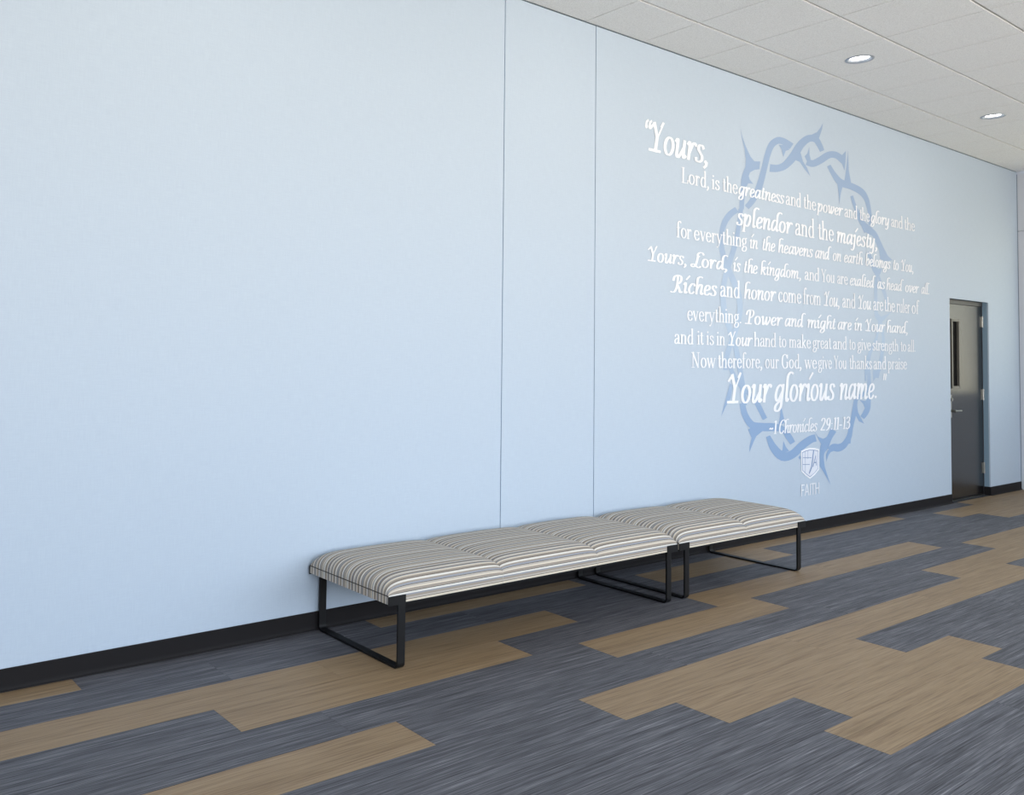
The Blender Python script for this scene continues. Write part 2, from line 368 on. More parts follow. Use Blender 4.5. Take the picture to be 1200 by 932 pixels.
# ---------------------------------------------------------------- benches
BY0, BY1 = -.687, -.022       # front and back of the seats
ZB, ZS = .296, .333            # bottom of the band, seam of the dome
def cushion(x0, x1, openl, openr):
    """pillow seat: lower band with straight sides, dome above. open side = outer end, else it meets the next seat in a valley"""
    NU, NV = 40, 44; Hd = .082
    def fu(u):
        q = abs(2*u-1); op = openl if u < .5 else openr
        dome = max(0, 1-q**7)**.42
        return dome if op else .72+.28*max(0, 1-q**6)**.55
    def fv(v): return max(0, 1-abs(2*v-1)**7)**.42
    us = [.5-.5*math.cos(PI*i/NU) for i in range(NU+1)]; vs = [.5-.5*math.cos(PI*i/NV) for i in range(NV+1)]
    crown = lambda u, v: 1+.06*math.sin(PI*u)*math.sin(PI*v)
    # arc length of the nominal section, front to back
    sec = [(BY0, ZB)]+[(BY0+(BY1-BY0)*v, ZS+Hd*fv(v)) for v in vs]+[(BY1, ZB)]
    s = [0]
    for a, b_ in zip(sec, sec[1:]): s.append(s[-1]+math.hypot(b_[0]-a[0], b_[1]-a[1]))
    bm = bmesh.new(); uvl = bm.loops.layers.uv.new('UVMap'); grid = []; info = {}
    for i, u in enumerate(us):
        row = []; x = x0+(x1-x0)*u
        for j, (y, z) in enumerate(sec):
            if j == 0 or j == len(sec)-1: vv = bm.verts.new((x, y, ZB))
            else: vv = bm.verts.new((x, y, ZS+Hd*fu(u)*fv(vs[j-1])*crown(u, vs[j-1])))
            info[vv] = (x, s[j]); row.append(vv)
        grid.append(row)
    for i in range(NU):
        for j in range(len(sec)-1): bm.faces.new((grid[i][j], grid[i+1][j], grid[i+1][j+1], grid[i][j+1]))
    for row in (grid[0], grid[-1]):          # end bands
        low = [row[0]]
        for k in range(1, len(row)-1):
            v = bm.verts.new((row[k].co.x, row[k].co.y, ZB)); info[v] = (row[k].co.x, s[k]); low.append(v)
        low.append(row[-1])
        for k in range(1, len(row)-2): bm.faces.new((row[k], row[k+1], low[k+1], low[k]))
        bm.faces.new((row[0], row[1], low[1])); bm.faces.new((row[-1], row[-2], low[-2]))
    bmesh.ops.remove_doubles(bm, verts=bm.verts, dist=1e-6)
    info = {tuple(round(c, 6) for c in k.co): v for k, v in info.items() if k.is_valid}
    for f in bm.faces:
        f.smooth = True
        for l in f.loops: l[uvl].uv = info[tuple(round(c, 6) for c in l.vert.co)]
    bmesh.ops.recalc_face_normals(bm, faces=bm.faces)
    return bm
def bar(bm, path, wx, th):
    """flat bar, wx wide in x, th thick in the yz plane, bent along path [(y,z)] with centre x"""
    xc, P = path; fr = []
    for i, (y, z) in enumerate(P):
        a = Vector((0, *P[max(i-1, 0)])); b_ = Vector((0, *P[min(i+1, len(P)-1)])); d = (b_-a).normalized(); n = Vector((0, -d.z, d.y))
        fr.append((Vector((xc, y, z)), Vector((1, 0, 0)), n))
    sweep(bm, [(-wx/2, -th/2), (wx/2, -th/2), (wx/2, th/2), (-wx/2, th/2)], fr)
def sled(xc):
    yf, yb, zt, zb, R = BY0+.004, BY1-.004, ZB-.001, .006, .022
    P = [(yf, zt)]
    for k in range(6): a = PI+PI/2*k/5; P.append((yf+R+R*math.cos(a), zb+R+R*math.sin(a)))
    for k in range(6): a = 1.5*PI+PI/2*k/5; P.append((yb-R+R*math.cos(a), zb+R+R*math.sin(a)))
    P.append((yb, zt)); bm = bmesh.new(); bar(bm, (xc, P), .040, .010); return bm
def bench(x0, n, label):
    L = .6975; x1 = x0+L*n
    t_ = empty('bench', (x0, (BY0+BY1)/2, 0), label=label, category='bench', group='striped upholstered benches on black sled legs')
    inv = Matrix.Translation(-Vector(t_.location))
    def part(name, bm, m, par=t_, **k):
        bm.transform(inv); return obj(name, bm, m, par, **k)
    for i in range(n):
        c = part('seat_cushion', cushion(x0+L*i+.0006, x0+L*(i+1)-.0006, i == 0, i == n-1), m_fab)
        a, b_ = x0+L*i, x0+L*(i+1); pr = [(.0022*math.cos(2*PI*k/6), .0022*math.sin(2*PI*k/6)) for k in range(6)]
        loops = []
        if i == 0: loops.append([Vector((a-.0002, BY0, ZS)), Vector((a-.0002, BY1, ZS))])
        if i == n-1: loops.append([Vector((b_+.0002, BY0, ZS)), Vector((b_+.0002, BY1, ZS))])
        for lp in loops:
            bm = bmesh.new(); sweep(bm, pr, [(p, Vector((1, 0, 0)), Vector((0, 0, 1))) for p in lp]); part('piping', bm, m_pipe, c)
    bm = bmesh.new(); box(bm, x0+.055, x1-.055, BY0+.03, BY1-.010, ZB-.020, ZB-.0005); part('seat_base', bm, m_under)
    for xc in (x0+.076, x1-.076): part('sled_leg', sled(xc), m_metal)
    for (a, b_) in ((x0-.003, x0+.096), (x1-.096, x1+.003)):
        for (ya, yb) in ((BY0-.005, BY0-.0005), (BY1+.0005, BY1+.005)):
            bm = bmesh.new(); box(bm, a, b_, ya, yb, ZB-.006, ZS-.002, bev=.001)
            part('corner_bracket', bm, m_metal)
    return t_
bench(2.338, 3, 'long three-seat striped bench on black sled legs, nearer one, left against the blue wall')
bench(4.449, 2, 'shorter two-seat striped bench on black sled legs, farther right, toward the door')

# ---------------------------------------------------------------- lettering: pen-stroke glyphs (unit = ascender height)
def cr(P, n=6):
    P = [Vector(p) for p in P]
    if len(P) == 2: return P
    Q = [2*P[0]-P[1]]+P+[2*P[-1]-P[-2]]; o = []
    for i in range(1, len(Q)-2):
        a, b_, c, d = Q[i-1:i+3]
        for k in range(n):
            t = k/n; o.append(.5*((2*b_)+(c-a)*t+(2*a-5*b_+4*c-d)*t*t+(3*b_-a-3*c+d)*t**3))
    return o+[P[-1]]
X = .60; CAP = .94
def el(cx, cy, rx, ry, a0=0, a1=360, n=20): return ('c', [(cx+rx*math.cos(math.radians(a0+(a1-a0)*i/n)), cy+ry*math.sin(math.radians(a0+(a1-a0)*i/n))) for i in range(n+1)])
def s(*p): return ('c', cr(p))
def p(*q): return ('p', list(q))
def v(x, a, b_): return ('p', [(x, a), (x, b_)])
def sf(x, y, w=.11): return ('h', [(x-w, y), (x+w, y)])          # serif: thin slab
def dot(x, y, r=.07): return ('d', (x, y, r))
def slash(x, y): return ('k', [(x-.03, y-.02), (x+.13, y+.22)])   # italic i-dot, an acute
RO = {
 'o': (.50, [el(.25, .30, .18, .29)]),
 'c': (.43, [s((.38, .47), (.30, .58), (.16, .54), (.07, .30), (.14, .06), (.27, .01), (.39, .13)), dot(.36, .47, .05)]),
 'e': (.45, [s((.08, .34), (.38, .34), (.36, .50), (.24, .59), (.11, .50), (.07, .28), (.15, .05), (.28, .01), (.40, .13))]),
 'a': (.45, [s((.09, .46), (.14, .57), (.25, .58), (.32, .48), (.32, .10), (.36, .02), (.44, .06)), s((.32, .36), (.18, .31), (.08, .20), (.09, .05), (.18, .01), (.32, .12)), dot(.10, .46, .05)]),
 'd': (.50, [v(.39, 0, 1), sf(.43, .02, .06), p((.30, .96), (.39, .98)), s((.39, .46), (.30, .57), (.17, .55), (.07, .30), (.14, .04), (.28, .01), (.39, .14))]),
 'f': (.32, [s((.36, .93), (.29, 1.0), (.18, .94), (.14, .75), (.14, 0)), sf(.14, .015), ('h', [(.03, X), (.30, X)]), dot(.34, .92, .05)]),
 'g': (.47, [el(.22, .39, .14, .19), s((.15, .22), (.10, .14), (.16, .07), (.33, .05), (.40, -.06), (.33, -.22), (.18, -.27), (.06, -.20), (.07, -.08), (.18, .03)), s((.30, .52), (.38, .60), (.44, .58))]),
 'h': (.52, [v(.11, 0, 1), p((.03, .96), (.11, .98)), sf(.11, .015), s((.11, .40), (.22, .56), (.33, .56), (.39, .44), (.39, 0)), sf(.39, .015)]),
 'i': (.24, [v(.12, 0, X), p((.04, .55), (.12, .58)), sf(.12, .015), dot(.12, .82, .07)]),
 'k': (.50, [v(.11, 0, 1), p((.03, .96), (.11, .98)), sf(.11, .015), p((.12, .24), (.40, .57)), p((.20, .34), (.43, .0)), sf(.36, .585, .09), sf(.42, .015, .09)]),
 'l': (.24, [v(.12, 0, 1), p((.04, .96), (.12, .98)), sf(.12, .015)]),
 'm': (.78, [v(.11, 0, X), p((.03, .55), (.11, .58)), sf(.11, .015), s((.11, .42), (.21, .56), (.31, .56), (.37, .44), (.37, 0)), sf(.37, .015), s((.37, .42), (.47, .56), (.57, .56), (.64, .44), (.64, 0)), sf(.64, .015)]),
 'n': (.52, [v(.11, 0, X), p((.03, .55), (.11, .58)), sf(.11, .015), s((.11, .40), (.22, .56), (.33, .56), (.39, .44), (.39, 0)), sf(.39, .015)]),
 'p': (.50, [v(.11, -.30, X), p((.03, .55), (.11, .58)), sf(.11, -.29), s((.11, .44), (.22, .57), (.34, .54), (.42, .30), (.34, .05), (.22, .01), (.11, .10))]),
 'r': (.37, [v(.11, 0, X), p((.03, .55), (.11, .58)), sf(.11, .015), s((.11, .38), (.19, .54), (.28, .58), (.34, .52)), dot(.32, .52, .055)]),
 's': (.38, [s((.32, .46), (.25, .58), (.12, .55), (.09, .42), (.18, .33), (.29, .24), (.32, .12), (.23, .01), (.11, .03), (.06, .14))]),
 't': (.31, [s((.14, .78), (.14, .50), (.14, .12), (.19, .01), (.30, .08)), ('h', [(.02, X-.02), (.28, X-.02)])]),
 'u': (.52, [s((.11, .58), (.11, .15), (.17, .02), (.28, .03), (.39, .16)), v(.39, 0, X), p((.03, .56), (.11, .58)), p((.31, .56), (.39, .58)), sf(.43, .015, .05)]),
 'v': (.46, [('p', [(.08, X), (.24, 0)]), ('t', [(.24, 0), (.40, X)]), sf(.08, .585, .09), sf(.39, .585, .07)]),
 'w': (.70, [('p', [(.08, X), (.22, 0)]), ('t', [(.22, 0), (.35, X)]), ('p', [(.33, X), (.48, 0)]), ('t', [(.48, 0), (.63, X)]), sf(.08, .585, .09), sf(.34, .585, .07), sf(.62, .585, .07)]),
 'y': (.46, [('p', [(.08, X), (.25, .02)]), ('t', [(.41, X), (.25, .02), (.17, -.22)]), dot(.10, -.24, .06), sf(.08, .585, .09), sf(.40, .585, .07)]),
 'L': (.52, [v(.15, 0, CAP), sf(.15, CAP-.015), sf(.15, .015), ('h', [(.1, .015), (.46, .015)]), ('k', [(.46, 0), (.49, .22)])]),
 'N': (.66, [('t', [(.14, 0), (.14, CAP)]), ('p', [(.12, CAP), (.52, 0)]), ('t', [(.52, 0), (.52, CAP)]), sf(.12, CAP-.015), sf(.52, CAP-.015), sf(.14, .015)]),
 'G': (.64, [s((.52, .72), (.44, .90), (.28, .93), (.11, .76), (.09, .30), (.24, .03), (.40, .02), (.53, .14)), v(.53, .08, .42), sf(.52, .42), v(.53, .68, .92)]),
 'Y': (.58, [('p', [(.08, CAP), (.29, .44)]), ('t', [(.29, .44), (.50, CAP)]), v(.29, 0, .46), sf(.29, .015, .13), sf(.09, CAP-.015, .10), sf(.49, CAP-.015, .08)]),
}
def flag(x, y0): return s((x, y0), (x, .84), (x+.05, .97), (x+.15, 1.03), (x+.26, .98))
IT = {
 'o': (.44, [el(.21, .29, .155, .29)]),
 'c': (.37, [s((.35, .46), (.28, .58), (.15, .52), (.06, .28), (.11, .05), (.22, .01), (.34, .13))]),
 'e': (.38, [s((.08, .24), (.28, .34), (.32, .48), (.22, .58), (.11, .48), (.06, .24), (.11, .04), (.22, .01), (.35, .13))]),
 'a': (.48, [s((.36, .50), (.24, .58), (.12, .48), (.06, .24), (.10, .03), (.20, .05), (.35, .34)), s((.38, .60), (.36, .20), (.38, .03), (.47, .10))]),
 'd': (.48, [s((.36, .50), (.24, .58), (.12, .48), (.06, .24), (.10, .03), (.20, .05), (.35, .34)), s((.47, .10), (.39, .02), (.36, .14), (.36, .50), (.36, .80), (.40, .95), (.50, 1.03), (.62, .98))]),
 'b': (.44, [flag(.09, .02), s((.09, .03), (.22, .02), (.35, .20), (.36, .46), (.27, .58), (.10, .34))]),
 'f': (.32, [s((.40, .93), (.32, 1.0), (.23, .92), (.19, .60), (.17, .0), (.12, -.26), (.02, -.30)), ('h', [(.06, X-.03), (.32, X-.03)])]),
 'g': (.46, [s((.36, .50), (.24, .58), (.12, .48), (.06, .24), (.10, .06), (.20, .06), (.35, .34)), s((.38, .60), (.35, .10), (.33, -.18), (.22, -.32), (.09, -.30), (.07, -.18), (.16, -.06), (.34, .06))]),
 'h': (.46, [flag(.09, 0), s((.09, .22), (.22, .54), (.34, .56), (.35, .40), (.33, .12), (.37, .01), (.45, .09))]),
 'i': (.24, [s((.02, .48), (.10, .60), (.11, .40), (.10, .10), (.14, .01), (.22, .09)), slash(.15, .80)]),
 'j': (.24, [s((.02, .48), (.12, .60), (.12, .20), (.09, -.18), (.0, -.31), (-.11, -.27)), slash(.17, .80)]),
 'k': (.46, [flag(.09, 0), s((.10, .26), (.22, .52), (.33, .56), (.32, .40), (.16, .30)), s((.18, .30), (.29, .16), (.35, .01), (.44, .08))]),
 'l': (.24, [s((.22, .09), (.14, .01), (.10, .12), (.10, .50), (.10, .84), (.15, .97), (.25, 1.03), (.36, .98))]),
 'm': (.70, [s((.01, .50), (.09, .60), (.09, .30), (.09, 0)), s((.09, .22), (.20, .54), (.30, .56), (.31, .40), (.31, 0)), s((.31, .22), (.43, .54), (.54, .56), (.56, .40), (.54, .12), (.58, .01), (.68, .09))]),
 'n': (.47, [s((.01, .50), (.09, .60), (.09, .30), (.09, 0)), s((.09, .22), (.22, .54), (.34, .56), (.35, .40), (.33, .12), (.37, .01), (.46, .09))]),
 'p': (.46, [s((.01, .50), (.10, .60), (.09, .30), (.07, -.30)), sf(.07, -.29, .09), s((.09, .24), (.22, .56), (.33, .55), (.37, .36), (.30, .08), (.20, .01), (.10, .08))]),
 'r': (.36, [s((.01, .50), (.09, .60), (.09, .30), (.09, 0)), s((.09, .22), (.20, .52), (.28, .60), (.36, .54)), dot(.34, .53, .05)]),
 's': (.34, [s((.31, .48), (.24, .58), (.12, .56), (.10, .43), (.18, .32), (.26, .22), (.26, .08), (.17, .01), (.05, .03), (.02, .13))]),
 't': (.28, [s((.15, .80), (.11, .40), (.10, .10), (.15, .01), (.26, .10)), ('h', [(.01, X-.03), (.26, X-.03)])]),
 'u': (.48, [s((.01, .50), (.09, .60), (.09, .30), (.09, .06), (.18, .02), (.34, .34)), s((.36, .60), (.35, .20), (.37, .02), (.46, .10))]),
 'v': (.40, [s((.02, .50), (.09, .60), (.12, .30), (.15, .01), (.28, .20), (.36, .46), (.30, .60))]),
 'w': (.60, [s((.02, .50), (.09, .60), (.11, .30), (.13, .02), (.24, .14), (.33, .56)), s((.33, .58), (.32, .28), (.35, .01), (.48, .22), (.55, .46), (.49, .60))]),
 'x': (.40, [s((.03, .52), (.11, .58), (.20, .30), (.28, .01), (.39, .09)), ('t', [(.36, .58), (.04, .0)])]),
 'y': (.46, [s((.01, .50), (.09, .60), (.09, .30), (.09, .06), (.18, .02), (.34, .34)), s((.36, .60), (.34, .10), (.32, -.18), (.20, -.32), (.07, -.26))]),
 'Y': (.56, [('k', [(.0, .72), (.14, .93)]), ('p', [(.13, .95), (.29, .47)]), ('t', [(.29, .44), (.47, .97)]), ('k', [(.40, .84), (.475, 1.01)]), ('p', [(.29, .48), (.27, 0)]), ('k', [(.03, .035), (.47, .035)])]),
 'L': (.50, [s((.60, .84), (.52, .97), (.38, .98), (.27, .84), (.30, .66)), s((.29, .80), (.26, .40), (.20, .10), (.08, -.04), (-.02, .02), (.0, .13), (.12, .14), (.26, .0), (.38, -.06), (.48, .04)), s((.26, .68), (.34, .72), (.38, .70))]),
 'R': (.58, [s((.06, .66), (.10, .88), (.26, .98), (.42, .93), (.45, .74), (.38, .56), (.24, .48)), s((.27, .95), (.26, .40), (.18, .06), (.05, .0), (-.04, .03)), s((.26, .48), (.38, .22), (.44, .02), (.56, .06))]),
 'P': (.54, [s((.04, .64), (.09, .88), (.26, .99), (.42, .93), (.46, .74), (.38, .52), (.24, .42)), s((.27, .92), (.24, .40), (.22, .02)), ('k', [(.0, .03), (.40, .03)])]),
 'C': (.56, [s((.58, .80), (.52, .96), (.38, .98), (.20, .84), (.10, .48), (.12, .14), (.26, .0), (.42, .08), (.48, .20))]),
 '1': (.26, [s((.07, .86), (.17, .94)), v(.17, 0, .94), sf(.17, .015)]),
 '2': (.42, [s((.08, .74), (.14, .92), (.28, .93), (.35, .74), (.26, .44), (.06, .03)), ('k', [(.06, .035), (.38, .035)])]),
 '9': (.42, [el(.22, .66, .13, .27), s((.35, .66), (.32, .32), (.20, .06), (.06, .0))]),
 '3': (.42, [s((.08, .80), (.18, .94), (.32, .86), (.30, .62), (.17, .52), (.33, .44), (.35, .18), (.22, .0), (.05, .08))]),
 ':': (.18, [dot(.09, .50, .05), dot(.09, .06, .05)]),
 '-': (.28, [('k', [(.04, .33), (.24, .33)])]),
 '~': (.36, [s((.03, .36), (.11, .44), (.20, .36), (.30, .44))]),
 '“': (.40, [s((.17, .97), (.08, .90), (.07, .78)), dot(.09, .76, .085), s((.36, .97), (.27, .90), (.26, .78)), dot(.28, .76, .085)]),
 '”': (.40, [('p', [(.10, .98), (.07, .74)]), ('p', [(.28, .98), (.25, .74)]), dot(.10, .93, .07), dot(.28, .93, .07)]),
}
for D in (RO, IT):
    D[','] = (.20, [dot(.10, .055, .065), s((.14, .05), (.13, -.06), (.05, -.16))]); D['.'] = (.20, [dot(.10, .06, .065)])
SANS = {'F': (.50, [v(.08, 0, 1), p((.08, .96), (.44, .96)), p((.08, .52), (.40, .52))]), 'A': (.60, [p((.04, 0), (.29, 1)), p((.29, 1), (.54, 0)), p((.13, .33), (.45, .33))]),
        'I': (.22, [v(.11, 0, 1)]), 'T': (.50, [p((.02, .96), (.48, .96)), v(.25, 0, 1)]), 'H': (.60, [v(.08, 0, 1), v(.50, 0, 1), p((.08, .52), (.50, .52))])}
ZK = [0]
def ribbon(bm, pts, wf, tf0):      # overlapping strokes are stepped a hair apart, like cut vinyl
    L = []; ZK[0] += 1; base = .00025*(ZK[0] % 9); i_ = [0]
    def tf(q): v = tf0(q); v.y -= base+.000012*i_[0]; return v
    for i, q in enumerate(pts):
        a = Vector(pts[max(i-1, 0)]); b_ = Vector(pts[min(i+1, len(pts)-1)]); d = (b_-a)
        if d.length < 1e-9: d = Vector((0, 1))
        d.normalize(); w = wf(d)/2; n = Vector((-d.y, d.x)); q = Vector(q); i_[0] = i
        e = d*w*.25*(-1 if i == 0 else 1 if i == len(pts)-1 else 0)
        L.append((bm.verts.new(tf(q+n*w+e)), bm.verts.new(tf(q-n*w+e))))
    for a, b_ in zip(L, L[1:]): bm.faces.new((a[0], b_[0], b_[1], a[1]))
def word(bm, style, text, xa, xb, z0, asc, y):
    if style == 'i': xa += .06*asc; xb -= .05*asc
    D = {'r': RO, 'i': IT, 's': SANS}[style]; thick, thin = {'r': (.115, .050), 'i': (.120, .055), 's': (.10, .10)}[style]; sh = .20 if style == 'i' else 0
    W_ = sum(D[c][0] for c in text); k = (xb-xa)/(W_+(.02 if style == 'i' else 0)); x = 0
    hw = min(1.0, k/asc) if style != 's' else 1    # keep stems from fattening when squeezed
    for c in text:
        adv, st = D[c]
        for kind, g in st:
            tf = lambda q: Vector((xa+(x+q[0])*k+sh*q[1]*asc*.75-(.02*asc if sh else 0), y, z0+q[1]*asc))
            if kind in 'cp': ribbon(bm, g, lambda d: thin+(thick-thin)*abs(d.y)**1.3, tf)
            elif kind == 't': ribbon(bm, g, lambda d: thin*1.1, tf)
            elif kind == 'h': ribbon(bm, g, lambda d: .038, tf)
            elif kind == 'k': ribbon(bm, g, lambda d: .085, tf)
            else:
                cx, cy, r = g; ZK[0] += 1; off = Vector((0, -.00025*(ZK[0] % 9), 0)); q = [bm.verts.new(off+tf((cx+r*math.cos(a*PI/5), cy+r*math.sin(a*PI/5)*.9))) for a in range(10)]; bm.faces.new(q)
        x += adv
TEXT=[
(2.869,0.219,[('i','“',4.992,5.098),('i','Yours,',5.052,5.789)]),
(2.69,0.12,[('r','Lord,',5.441,5.784),('r','is',5.816,5.92),('r','the',5.954,6.158),('i','greatness',6.161,6.829),('r','and',6.845,7.086),('r','the',7.119,7.325),('i','power',7.339,7.78),('r','and',7.803,8.041),('r','the',8.079,8.264),('i','glory',8.279,8.651),('r','and',8.676,8.919),('r','the',8.954,9.171)]),
(2.453,0.161,[('i','splendor',6.137,6.95),('r','and',6.983,7.295),('r','the',7.349,7.617),('i','majesty,',7.656,8.425)]),
(2.286,0.118,[('r','for',5.384,5.565),('r','everything',5.592,6.287),('i','in',6.313,6.441),('i','the',6.487,6.692),('i','heavens',6.719,7.273),('i','and',7.293,7.548),('i','on',7.592,7.75),('i','earth',7.783,8.137),('i','belongs',8.172,8.666),('i','to',8.703,8.841),('i','You,',8.867,9.148)]),
(2.09,0.114,[('i','Yours,',5.051,5.516),('i','Lord,',5.565,6.033),('i','is',6.088,6.199),('i','the',6.23,6.439),('i','kingdom,',6.465,7.087),('r','and',7.134,7.371),('r','You',7.403,7.633),('r','are',7.669,7.856),('i','exalted',7.883,8.341),('i','as',8.39,8.555),('i','head',8.572,8.893),('i','over',8.951,9.251),('i','all.',9.29,9.493)]),
(1.887,0.133,[('i','Riches',5.321,5.891),('r','and',5.92,6.19),('i','honor',6.23,6.696),('r','come',6.724,7.079),('r','from',7.108,7.396),('i','You,',7.434,7.719),('r','and',7.757,7.99),('i','You',8.026,8.289),('r','are',8.318,8.512),('r','the',8.535,8.745),('r','ruler',8.778,9.054),('r','of',9.088,9.241)]),
(1.691,0.118,[('r','everything.',5.511,6.208),('i','Power',6.251,6.79),('i','and',6.817,7.113),('i','might',7.165,7.647),('i','are',7.663,7.926),('i','in',7.957,8.115),('i','Your',8.159,8.548),('i','hand,',8.568,9.014)]),
(1.519,0.113,[('r','and',5.36,5.593),('r','it',5.634,5.717),('r','is',5.748,5.843),('r','in',5.878,5.988),('i','Your',6.019,6.358),('r','hand',6.377,6.694),('r','to',6.732,6.85),('r','make',6.885,7.228),('r','great',7.254,7.562),('r','and',7.593,7.836),('r','to',7.871,7.988),('r','give',8.017,8.271),('r','strength',8.299,8.81),('r','to',8.848,8.971),('r','all.',8.996,9.164)]),
(1.349,0.119,[('r','Now',5.563,5.87),('r','therefore,',5.893,6.492),('r','our',6.531,6.733),('r','God,',6.774,7.081),('r','we',7.125,7.326),('r','give',7.344,7.572),('r','You',7.604,7.831),('r','thanks',7.871,8.289),('r','and',8.313,8.562),('r','praise',8.589,8.977)]),
(1.082,0.228,[('i','Your',5.998,6.628),('i','glorious',6.654,7.629),('i','name.',7.685,8.405),('i','”',8.46,8.566)]),
(0.826,0.114,[('i','~1',6.579,6.706),('i','Chronicles',6.72,7.327),('i','29:11-13',7.368,7.888)]),
(0.302,0.094,[('s','FAITH',7.058,7.354)]),
]
